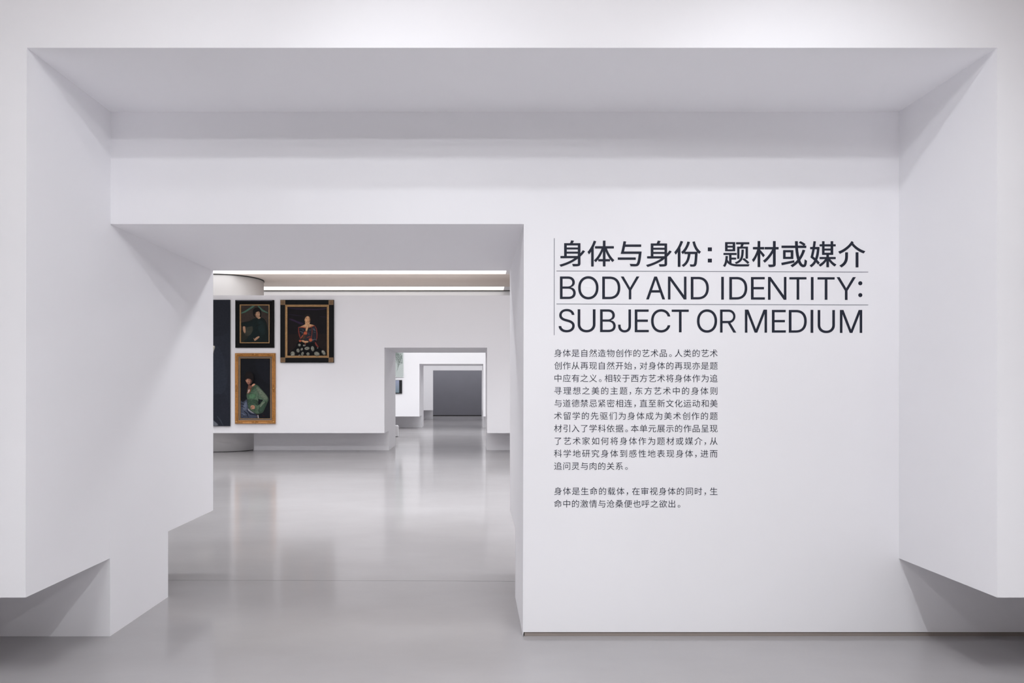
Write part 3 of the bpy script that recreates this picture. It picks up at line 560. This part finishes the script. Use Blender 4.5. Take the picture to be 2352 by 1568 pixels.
canvas(t, (500, 688, 936, 1272), [
    ('bg', (58, 50, 46)),
    ('q', (62, 53, 48), [(510, 820), (700, 700), (760, 700), (920, 830), (930, 960), (700, 900), (510, 960)]),
    ('r', (40, 42, 36), [(500, 1080), (936, 1080), (936, 1272), (500, 1272)]),
    ('s', (78, 112, 96), [(505, 815), (570, 790), (640, 745), (690, 712), (720, 695)], 26),
    ('s', (78, 112, 96), [(770, 690), (800, 730), (850, 775), (930, 810)], 26),
    ('p', (56, 58, 50), [(580, 1030), (640, 1000), (710, 1020), (740, 1120), (720, 1190), (640, 1180), (560, 1150)]),
    ('p', (20, 32, 32), [(505, 965), (640, 935), (715, 895), (790, 880), (850, 890), (905, 960), (925, 1100), (925, 1230), (936, 1272), (560, 1272), (640, 1180), (690, 1090), (680, 1010), (600, 1020), (540, 1030), (510, 1000)]),
    ('p', (26, 40, 40), [(760, 920), (840, 930), (880, 1010), (890, 1140), (820, 1160), (770, 1080)]),
    ('s', (14, 22, 24), [(700, 1060), (760, 1000), (850, 980)], 8),
    ('s', (14, 22, 24), [(640, 1170), (730, 1180), (860, 1200)], 8),
    ('p', hair, [(694, 800), (700, 755), (740, 728), (790, 732), (820, 775), (822, 850), (800, 890), (720, 870), (700, 840)]),
    ('p', skin, [(765, 870), (800, 868), (815, 885), (790, 903), (768, 895)]),
    ('p', skin, [(722, 800), (752, 778), (795, 792), (806, 830), (796, 868), (772, 888), (748, 880), (728, 850)]),
    ('p', (120, 88, 70), [(722, 805), (735, 800), (745, 840), (752, 878), (735, 862), (726, 840)]),
    ('r', hair, [(712, 815), (722, 778), (760, 760), (800, 782), (770, 788), (740, 800), (728, 830)]),
    ('s', (40, 26, 22), [(734, 818), (746, 814), (756, 818)], 5), ('s', (40, 26, 22), [(776, 816), (788, 812), (798, 816)], 5),
    ('s', (30, 20, 18), [(732, 808), (746, 803), (758, 808)], 4), ('s', (30, 20, 18), [(774, 806), (788, 801), (799, 806)], 4),
    ('s', (130, 92, 72), [(766, 820), (763, 842), (772, 846)], 4), ('s', (130, 60, 52), [(756, 861), (768, 858), (780, 862)], 6),
    ('p', skin, [(541, 1022), (572, 1020), (580, 1060), (582, 1105), (570, 1128), (552, 1112), (540, 1070)]),
    ('s', (110, 78, 60), [(560, 1070), (562, 1118)], 4),
    ('p', skin, [(715, 1222), (745, 1192), (785, 1172), (800, 1186), (775, 1212), (738, 1240), (718, 1246)]),
    ('s', skin, [(705, 1205), (716, 1225), (728, 1240)], 9), ('s', (110, 78, 60), [(735, 1225), (770, 1200)], 4),
], c2, YW - .022)

# --- large portrait with gilt corner blocks
r = rect_px(645.2, 689, 767.5, 832.6)
t = painting(r, 'largest framed portrait, seated woman in red patterned blouse, black frame with gold corner blocks')
bm = mb(); sweep(bm, r, [(0, 0), (0, .05), (.01, .056), (.112, .052), (.118, .03), (.118, 0)], YW); obj('frame', bm, M_BLACK, t)
ri = (r[0] + .112, r[1] + .112, r[2] - .112, r[3] - .112)
bm = mb(); sweep(bm, ri, [(0, .03), (0, .05), (.014, .054), (.02, .042), (.028, .042), (.034, .05), (.046, .046), (.05, .02), (.01, .02)], YW); obj('gold_slip', bm, M_GOLD, t)
bsz = .112
for ix in (0, 1):
    for iz in (0, 1):
        xa = r[0] + .006 if ix == 0 else r[2] - .006 - bsz
        za = r[1] + .006 if iz == 0 else r[3] - .006 - bsz
        bm = mb(); box(bm, xa, xa + bsz, YW - .062, YW - .05, za, za + bsz, bevel=.006)
        cx, cz = xa + bsz / 2, za + bsz / 2
        for k in range(6):
            a = k * math.pi / 3; blob(bm, (cx + .026 * math.cos(a), YW - .063, cz + .026 * math.sin(a)), (.016, .008, .016), 6, 4)
        blob(bm, (cx, YW - .064, cz), (.013, .01, .013), 6, 4)
        obj('corner_block', bm, M_BLOCK, t)
c3 = lambda u, v: (640 + u / 9.8, 680 + v / 9.8)
sk, skd, red, ora = (204, 158, 118), (150, 108, 78), (124, 58, 50), (176, 88, 62)
L3 = [('bg', (24, 20, 24)),
    ('r', (34, 25, 25), [(208, 860), (1098, 850), (1098, 1352), (208, 1352)]),
    ('s', (52, 40, 62), [(208, 262), (400, 285), (650, 296), (850, 300), (1000, 292), (1098, 268)], 26),
    ('s', (44, 34, 54), [(208, 410), (350, 425), (550, 452)], 16), ('s', (44, 34, 54), [(930, 462), (1098, 474)], 16),
    ('p', (48, 34, 58), [(240, 505), (320, 515), (420, 560), (540, 600), (575, 640), (480, 630), (360, 575), (250, 535)]),
    ('p', (10, 10, 14), [(430, 1040), (560, 1020), (720, 1030), (830, 1080), (960, 1180), (1085, 1260), (1098, 1352), (250, 1352), (300, 1230), (390, 1140)]),
    ('p', (36, 29, 28), [(572, 470), (590, 430), (640, 402), (690, 405), (728, 440), (742, 500), (735, 560), (690, 600), (600, 590), (570, 530)]),
    ('p', (40, 42, 50), [(452, 700), (520, 690), (600, 710), (700, 720), (800, 665), (850, 710), (880, 820), (878, 950), (840, 1010), (700, 1060), (560, 1040), (480, 1000), (470, 860)]),
    ('p', sk, [(492, 690), (560, 655), (600, 625), (605, 570), (708, 570), (708, 625), (760, 640), (800, 658), (740, 690), (640, 715), (560, 705)]),
    ('p', sk, [(578, 500), (600, 445), (655, 420), (705, 445), (722, 500), (712, 560), (680, 605), (645, 612), (610, 590), (585, 540)]),
    ('r', skd, [(706, 470), (720, 500), (712, 555), (684, 600), (694, 550), (702, 500)]),
    ('r', (36, 29, 28), [(572, 520), (574, 470), (592, 428), (630, 404), (662, 398), (664, 450), (638, 458), (610, 482), (594, 520), (586, 550)]),
    ('r', (36, 29, 28), [(658, 400), (700, 412), (728, 446), (744, 500), (738, 560), (722, 590), (722, 530), (708, 488), (690, 462), (660, 450)]),
    ('s', (50, 30, 26), [(612, 505), (630, 498), (646, 506)], 9), ('s', (50, 30, 26), [(678, 506), (692, 499), (706, 506)], 9),
    ('s', (70, 44, 34), [(608, 488), (630, 480), (648, 488)], 5), ('s', (70, 44, 34), [(676, 488), (692, 481), (708, 488)], 5),
    ('s', skd, [(664, 500), (666, 538), (656, 548), (674, 550)], 6), ('s', (150, 76, 62), [(642, 571), (660, 566), (678, 572)], 10),
    ('s', ora, [(460, 700), (540, 700), (620, 715), (650, 720)], 20), ('s', ora, [(690, 712), (750, 685), (815, 662)], 20),
    ('s', red, [(455, 700), (458, 790), (475, 880), (500, 960)], 26), ('s', ora, [(500, 955), (545, 900), (580, 850)], 26),
    ('p', sk, [(618, 730), (650, 640), (690, 640), (690, 680), (665, 740), (650, 790), (612, 782)]),
    ('s', skd, [(668, 650), (682, 700), (660, 750)], 6),
    ('p', ora, [(585, 800), (640, 800), (650, 850), (600, 885), (560, 880)]),
    ('p', (72, 54, 44), [(560, 880), (620, 870), (600, 960), (540, 975)]),
    ('s', red, [(815, 662), (855, 730), (872, 830), (870, 930), (850, 1000)], 22),
    ('s', red, [(755, 700), (760, 800), (750, 900), (740, 960)], 20), ('s', red, [(640, 935), (700, 915), (760, 925)], 24),
    ('p', ora, [(690, 960), (750, 950), (770, 1000), (720, 1030), (690, 1005)]), ('p', ora, [(462, 995), (510, 985), (520, 1020), (480, 1035)]),
    ('s', red, [(600, 1060), (620, 1090)], 40), ('s', red, [(830, 1040), (860, 1100), (900, 1150)], 40),
    ('p', sk, [(515, 1000), (560, 992), (600, 1010), (660, 1008), (684, 1025), (660, 1045), (600, 1052), (545, 1030)]),
    ('s', skd, [(530, 1005), (590, 1030), (640, 1032)], 6)]
rnd = random.Random(4)
for (a, b_, c, d) in ((485, 740, 600, 800), (490, 800, 560, 880), (670, 750, 735, 900), (775, 700, 840, 900), (765, 900, 850, 990)):
    for k in range(7):
        x = rnd.uniform(a, c); y = rnd.uniform(b_, d)
        L3.append(('s', rnd.choice([(120, 124, 132), (92, 96, 106), (14, 14, 18), (64, 70, 84)]), [(x - 22, y - 8), (x, y + rnd.uniform(-8, 8)), (x + 22, y + rnd.uniform(-10, 14))], 11))
for (x, y, a, b_, an) in ((330, 1300, 52, 60, 0), (452, 1225, 40, 46, 0), (535, 1200, 26, 36, 15), (655, 1178, 62, 38, -8), (780, 1185, 40, 62, -10), (555, 1300, 30, 50, 15), (680, 1305, 38, 40, 0), (880, 1300, 66, 48, 20), (1030, 1275, 40, 66, -35), (490, 1105, 32, 34, 0), (600, 1115, 34, 20, 0), (900, 1172, 16, 14, 0), (495, 1335, 24, 16, 0)):
    L3.append(('e', (96, 96, 88), (x, y, a, b_, an)))
    L3.append(('e', (150, 150, 136), (x - a * .1, y - b_ * .1, a * .78, b_ * .74, an)))
    for k in range(11):
        th = rnd.uniform(0, 6.28); q = rnd.uniform(.2, .8); x1, y1 = x + a * q * math.cos(th), y + b_ * q * math.sin(th)
        L3.append(('s', rnd.choice([(44, 44, 44), (24, 24, 28), (196, 194, 182), (90, 92, 84)]), [(x1 - a * .2, y1 - b_ * rnd.uniform(-.2, .2)), (x1, y1), (x1 + a * .16, y1 + b_ * rnd.uniform(-.25, .25))], rnd.uniform(5, 9)))
canvas(t, (208, 238, 1098, 1352), L3, c3, YW - .022)

# --- ornate gilt frame, lower left
r = rect_px(541.3, 811, 633.6, 972.6)
t = painting(r, 'ornate orange gilt framed portrait of a woman in a green sweater, hand on hip')
bm = mb(); sweep(bm, r, [(0, 0), (0, .05), (.01, .062), (.03, .058), (.05, .05), (.066, .06), (.078, .054), (.084, .03), (.084, 0)], YW); obj('frame', bm, M_GILT, t)
ri = (r[0] + .08, r[1] + .08, r[2] - .08, r[3] - .08)
bm = mb(); sweep(bm, ri, [(0, .03), (0, .045), (.03, .04), (.03, .02), (0, .02)], YW); obj('liner', bm, M_LINER, t)
ri = tuple(a + s * .03 for a, s in zip(ri, (1, 1, -1, -1)))
bm = mb(); sweep(bm, ri, [(0, .025), (0, .044), (.008, .044), (.012, .02)], YW); obj('gold_slip', bm, M_GOLD, t)
cx, cz = (r[0] + r[2]) / 2, (r[1] + r[3]) / 2
M_CARVE = mat('bright_gilt_carving', (0.50, 0.25, 0.07, 1), 0.35, metal=0.3, noise=0.5, nscale=40)
def leafy(bm, x, z, dx, dz, s):
    for k in range(5):
        q = (k + .6) * .026 * s; rr = .013 * s * (1 - .11 * k)
        blob(bm, (x + dx * q, YW - .062, z + dz * q), (rr * (1.5 if dx else .8), .012, rr * (1.5 if dz else .8)), 7, 4)
        blob(bm, (x + dx * q + (.013 if dz else 0) * s, YW - .058, z + dz * q + (.013 if dx else 0) * s), (rr * .6, .009, rr * .6), 6, 4)
        blob(bm, (x + dx * q - (.013 if dz else 0) * s, YW - .058, z + dz * q - (.013 if dx else 0) * s), (rr * .6, .009, rr * .6), 6, 4)
for sx in (-1, 1):
    for sz_ in (-1, 1):
        X = r[0] + .038 if sx < 0 else r[2] - .038; Z = r[1] + .038 if sz_ < 0 else r[3] - .038
        bm = mb(); blob(bm, (X, YW - .064, Z), (.024, .016, .024)); leafy(bm, X, Z, -sx, 0, 1.15); leafy(bm, X, Z, 0, -sz_, 1.15)
        obj('corner_carving', bm, M_CARVE, t)
for X, Z, dx, dz in ((cx, r[1] + .036, 1, 0), (cx, r[3] - .036, 1, 0), (r[0] + .036, cz, 0, 1), (r[2] - .036, cz, 0, 1)):
    bm = mb(); blob(bm, (X, YW - .066, Z), (.02, .018, .02)); leafy(bm, X, Z, dx, dz, .62); leafy(bm, X, Z, -dx, -dz, .62); obj('centre_carving', bm, M_CARVE, t)
c4 = lambda u, v: (530 + u / 8.713, 800 + v / 8.713)
gr, grl, grd = (88, 110, 90), (112, 124, 106), (58, 78, 64)
rk = random.Random(3)
knit = []
for k in range(150):
    v = rk.uniform(780, 1270); lo = 345 + max(0, (v - 1120) * .55); hi = 560 + min(170, max(0, (v - 780) * .75))
    if v > 1010: hi = 545
    u = rk.uniform(lo + 10, hi - 12)
    knit.append(('s', rk.choice([(92, 126, 96), (60, 92, 70), (112, 134, 106), (50, 78, 60)]), [(u - 9, v - 5), (u, v + 3), (u + 9, v - 3)], 6))
for k in range(70):
    q = rk.random(); u = 600 + 130 * q + rk.uniform(-26, 22); v = 830 + 190 * q + rk.uniform(-10, 30)
    knit.append(('s', rk.choice([(122, 138, 112), (84, 110, 86), (134, 142, 120)]), [(u - 8, v - 5), (u, v + 2), (u + 8, v - 2)], 6))
canvas(t, (203, 203, 795, 1397), [
    ('bg', (20, 22, 28)),
    ('q', (23, 25, 33), [(520, 210), (790, 220), (790, 700), (650, 620), (520, 420)]),
    ('p', (70, 76, 92), [(203, 1060), (240, 1070), (290, 1040), (325, 1018), (350, 1120), (360, 1200), (420, 1290), (500, 1300), (530, 1397), (203, 1397)]),
    ('p', (94, 102, 120), [(240, 1180), (300, 1060), (330, 1080), (335, 1180), (290, 1250)]),
    ('s', (30, 34, 48), [(205, 1105), (240, 1110), (275, 1125)], 20), ('s', (30, 34, 48), [(205, 1150), (240, 1160), (290, 1190)], 14),
    ('s', (30, 34, 48), [(270, 1250), (330, 1300), (360, 1380)], 22), ('s', (104, 112, 132), [(210, 1290), (250, 1300), (300, 1340)], 24),
    ('s', (34, 40, 58), [(330, 1230), (400, 1310), (520, 1330)], 30), ('s', (30, 34, 48), [(230, 1397), (280, 1345), (350, 1350)], 10),
    ('p', (150, 150, 160), [(350, 1200), (380, 1215), (450, 1260), (470, 1300), (400, 1270), (355, 1240)]),
    ('s', (170, 168, 172), [(550, 1330), (560, 1395)], 36), ('s', (90, 40, 32), [(525, 1320), (545, 1360)], 16),
    ('s', (70, 30, 26), [(640, 1350), (665, 1340), (690, 1360)], 10),
    ('p', gr, [(345, 800), (420, 760), (490, 720), (545, 735), (610, 800), (680, 880), (745, 960), (765, 1020), (735, 1100), (690, 1200), (645, 1280), (560, 1310), (520, 1310), (440, 1270), (370, 1210), (345, 1120), (335, 1020), (320, 950), (330, 870)]),
    ('p', (20, 22, 28), [(560, 1010), (600, 1020), (650, 1030), (610, 1090), (565, 1130), (555, 1070)]),
    ('p', grl, [(520, 760), (600, 810), (680, 890), (740, 970), (745, 1020), (690, 1030), (620, 980), (560, 900), (515, 830)]),
    ('p', grd, [(345, 1030), (420, 1020), (540, 1040), (560, 1140), (480, 1120), (400, 1140), (355, 1130)]),
    ('p', (86, 122, 92), [(360, 930), (430, 900), (500, 910), (510, 980), (440, 1010), (370, 1000)]),
    ('p', grd, [(640, 1090), (720, 1060), (700, 1160), (640, 1270), (580, 1290), (560, 1230), (600, 1150)]),
    ('p', grl, [(590, 1130), (640, 1080), (700, 1070), (650, 1120), (600, 1180)]),
    ('s', grd, [(570, 860), (555, 960), (560, 1060)], 8), ('s', grd, [(620, 1040), (600, 1120), (560, 1190)], 8),
    *knit,
    ('p', (108, 74, 62), [(385, 730), (440, 740), (490, 700), (520, 720), (470, 765), (420, 815), (375, 860), (370, 800)]),
    ('p', (190, 140, 112), [(450, 735), (495, 705), (520, 722), (465, 762)]),
    ('p', (196, 172, 160), [(375, 840), (405, 815), (412, 850), (370, 895)]),
    ('s', (128, 60, 44), [(370, 800), (372, 860), (350, 900)], 10), ('s', (146, 74, 52), [(440, 800), (410, 870), (375, 905)], 16),
    ('p', (24, 19, 20), [(310, 610), (312, 540), (340, 480), (400, 466), (455, 490), (490, 560), (485, 640), (455, 690), (400, 660), (330, 640)]),
    ('p', (150, 104, 86), [(322, 622), (360, 600), (440, 612), (455, 660), (435, 710), (400, 725), (370, 715), (345, 680), (328, 650)]),
    ('p', (184, 134, 110), [(335, 640), (365, 620), (385, 640), (380, 680), (352, 680)]),
    ('p', (86, 56, 50), [(430, 620), (455, 650), (438, 705), (405, 722), (420, 690), (425, 650)]),
    ('r', (24, 19, 20), [(312, 620), (325, 560), (390, 540), (460, 570), (462, 650), (438, 622), (400, 608), (360, 606), (325, 635)]),
    ('s', (40, 24, 24), [(335, 634), (348, 630), (360, 634)], 7), ('s', (40, 24, 24), [(388, 632), (402, 628), (418, 633)], 7),
    ('s', (112, 74, 62), [(372, 640), (366, 668), (380, 672)], 6), ('s', (92, 40, 40), [(368, 692), (384, 688), (404, 693)], 11),
    ('r', (188, 138, 112), [(430, 1150), (455, 1132), (490, 1135), (515, 1160), (508, 1205), (480, 1212), (450, 1195), (455, 1180), (425, 1185)]),
    ('s', (40, 40, 40), [(430, 1165), (470, 1160)], 6), ('s', (40, 40, 40), [(428, 1192), (465, 1178)], 6), ('s', (192, 142, 116), [(425, 1208), (450, 1205), (480, 1200)], 14),
], c4, YW - .022)

# --- tall dark canvas cut off by the passage jamb
x0, z0, x1, z1 = rect_px(380, 688.8, 530, 978)
t = thing('tall_canvas', ((x0 + x1) / 2, YW, z0), 'tall unframed dark blue-grey canvas half hidden by the passage edge', 'painting')
bm = mb(); box(bm, x0, x1 - .004, YW - .045, YW - .004, z0, z1); obj('stretcher', bm, M_BLACK2, t)
cT = lambda u, v: (480 + u / 5.809, 790 + v / 5.809)
canvas(t, (-577, -586, 288, 1090), [
    ('bg', (42, 46, 56)),
    ('q', (46, 51, 62), [(60, 60), (180, 100), (250, 400), (220, 620), (80, 640)]),
    ('q', (38, 41, 50), [(-300, -500), (60, -560), (286, -540), (286, -200), (120, -100), (-100, -200)]),
    ('q', (40, 43, 53), [(60, 700), (250, 720), (280, 1080), (90, 1090)]),
    ('p', (190, 188, 180), [(-200, 20), (-60, 10), (60, 18), (92, 35), (78, 90), (60, 135), (0, 170), (-160, 140)]),
    ('p', (226, 222, 206), [(-40, 22), (40, 16), (88, 32), (60, 52), (-20, 54)]),
    ('p', (110, 114, 122), [(-200, 900), (20, 940), (70, 1010), (125, 1090), (-200, 1090)]),
    ('s', (58, 64, 74), [(120, 960), (165, 1020), (200, 1085)], 18),
    ('p', (150, 146, 140), [(-420, -200), (-300, -240), (-240, -120), (-300, 0), (-400, -20)]),
], cT, YW - .046)

# ------------------------------------------------------------------ second gallery: screen, lattice panel, low plinth
def PR(px, py): return PQ(px, py, R0)
xr, zt = PR(923.6, 872.6); xm, zb = PR(917.2, 903.4)
t = thing('wall_screen', (xr - .47, R0, zb), 'small black-edged video screen on the bright wall beyond the opening', 'screen')
bm = mb(); box(bm, xr - .94, xr, R0 - .05, R0, zb, zt, bevel=.004); obj('casing', bm, M_SCREEN_B, t)
bm = mb(); box(bm, xr - .835, xm, R0 - .053, R0 - .049, zb + .03, zt - .012); obj('display', bm, M_SCREEN, t)

xr, zb = PR(927, 866)
xl, zt = xr - 1.5, 3.35
t = thing('lattice_panel', ((xl + xr) / 2, R0, zb), 'pale sage panel with diamond lattice and twigs above the video screen', 'wall panel')
bm = mb(); box(bm, xl, xr, R0 - .04, R0 - .004, zb, zt); obj('panel', bm, M_LATTICE, t)
bm = mb(); sp = .065
def diag(bm, x0, z0, x1, z1, wd=.010):
    dx, dz = x1 - x0, z1 - z0; l = math.hypot(dx, dz)
    if l < .02: return
    nx, nz = -dz / l * wd / 2, dx / l * wd / 2
    slab(bm, [(x0 + nx, z0 + nz), (x1 + nx, z1 + nz), (x1 - nx, z1 - nz), (x0 - nx, z0 - nz)], R0 - .046, R0 - .040)
W_, H_ = xr - xl - .03, zt - zb - .03; ox, oz = xl + .015, zb + .015
k = sp
while k < W_ + H_:
    a = (ox + min(k, W_), oz + max(0, k - W_)); b_ = (ox + max(0, k - H_), oz + min(k, H_)); diag(bm, *a, *b_)
    diag(bm, 2 * ox + W_ - a[0], a[1], 2 * ox + W_ - b_[0], b_[1]); k += sp
lt = obj('lattice', bm, M_LAT2, t); lt['kind'] = 'stuff'
bm = mb(); rnd = random.Random(9)
def branch(x, z, a, l, w_, dep):
    px, pz = x, z
    for s in range(4):
        a += rnd.uniform(-.35, .35); nx, nz = px + math.cos(a) * l, pz + math.sin(a) * l
        if not (xl + .05 < nx < xr - .04 and zb + .2 < nz < zt - .08): return
        dx, dz = nx - px, nz - pz; ll = math.hypot(dx, dz); ux, uz = -dz / ll * w_ / 2, dx / ll * w_ / 2
        slab(bm, [(px + ux, pz + uz), (nx + ux * .8, nz + uz * .8), (nx - ux * .8, nz - uz * .8), (px - ux, pz - uz)], R0 - .054, R0 - .046)
        px, pz = nx, nz
        if dep < 3: branch(px, pz, a + rnd.choice((-1, 1)) * rnd.uniform(.5, 1.0), l * .72, w_ * .65, dep + 1)
        else:
            blob(bm, (px, R0 - .05, pz), (.016, .005, .010), 6, 3)
for bx, bz, a in ((xr - .25, zb + .23, 1.2), (xr - .95, zb + .25, 1.9), (xr - .12, zb + .55, 2.0), (xr - .2, zb + .85, 1.7)):
    branch(bx, bz, a, .11, .011, 0)
tw = obj('twigs', bm, M_TWIG, t)

xp = (914.4 - VX) / F * 21.4
t = thing('floor_barrier', (xp - .5, 21.48, 0), 'low narrow white barrier block on the floor just past the square opening', 'barrier')
bm = mb(); box(bm, xp - 1.0, xp, 21.4, 21.56, 0.012, .34, bevel=.012); obj('body', bm, M_PLINTH, t)
bm = mb(); box(bm, xp - .98, xp - .02, 21.42, 21.54, 0, .014); obj('foot', bm, M_GAP, t)
bm = mb(); box(bm, xp - .985, xp - .015, 21.41, 21.55, .338, .358, bevel=.008); obj('top', bm, M_TROUGH, t)
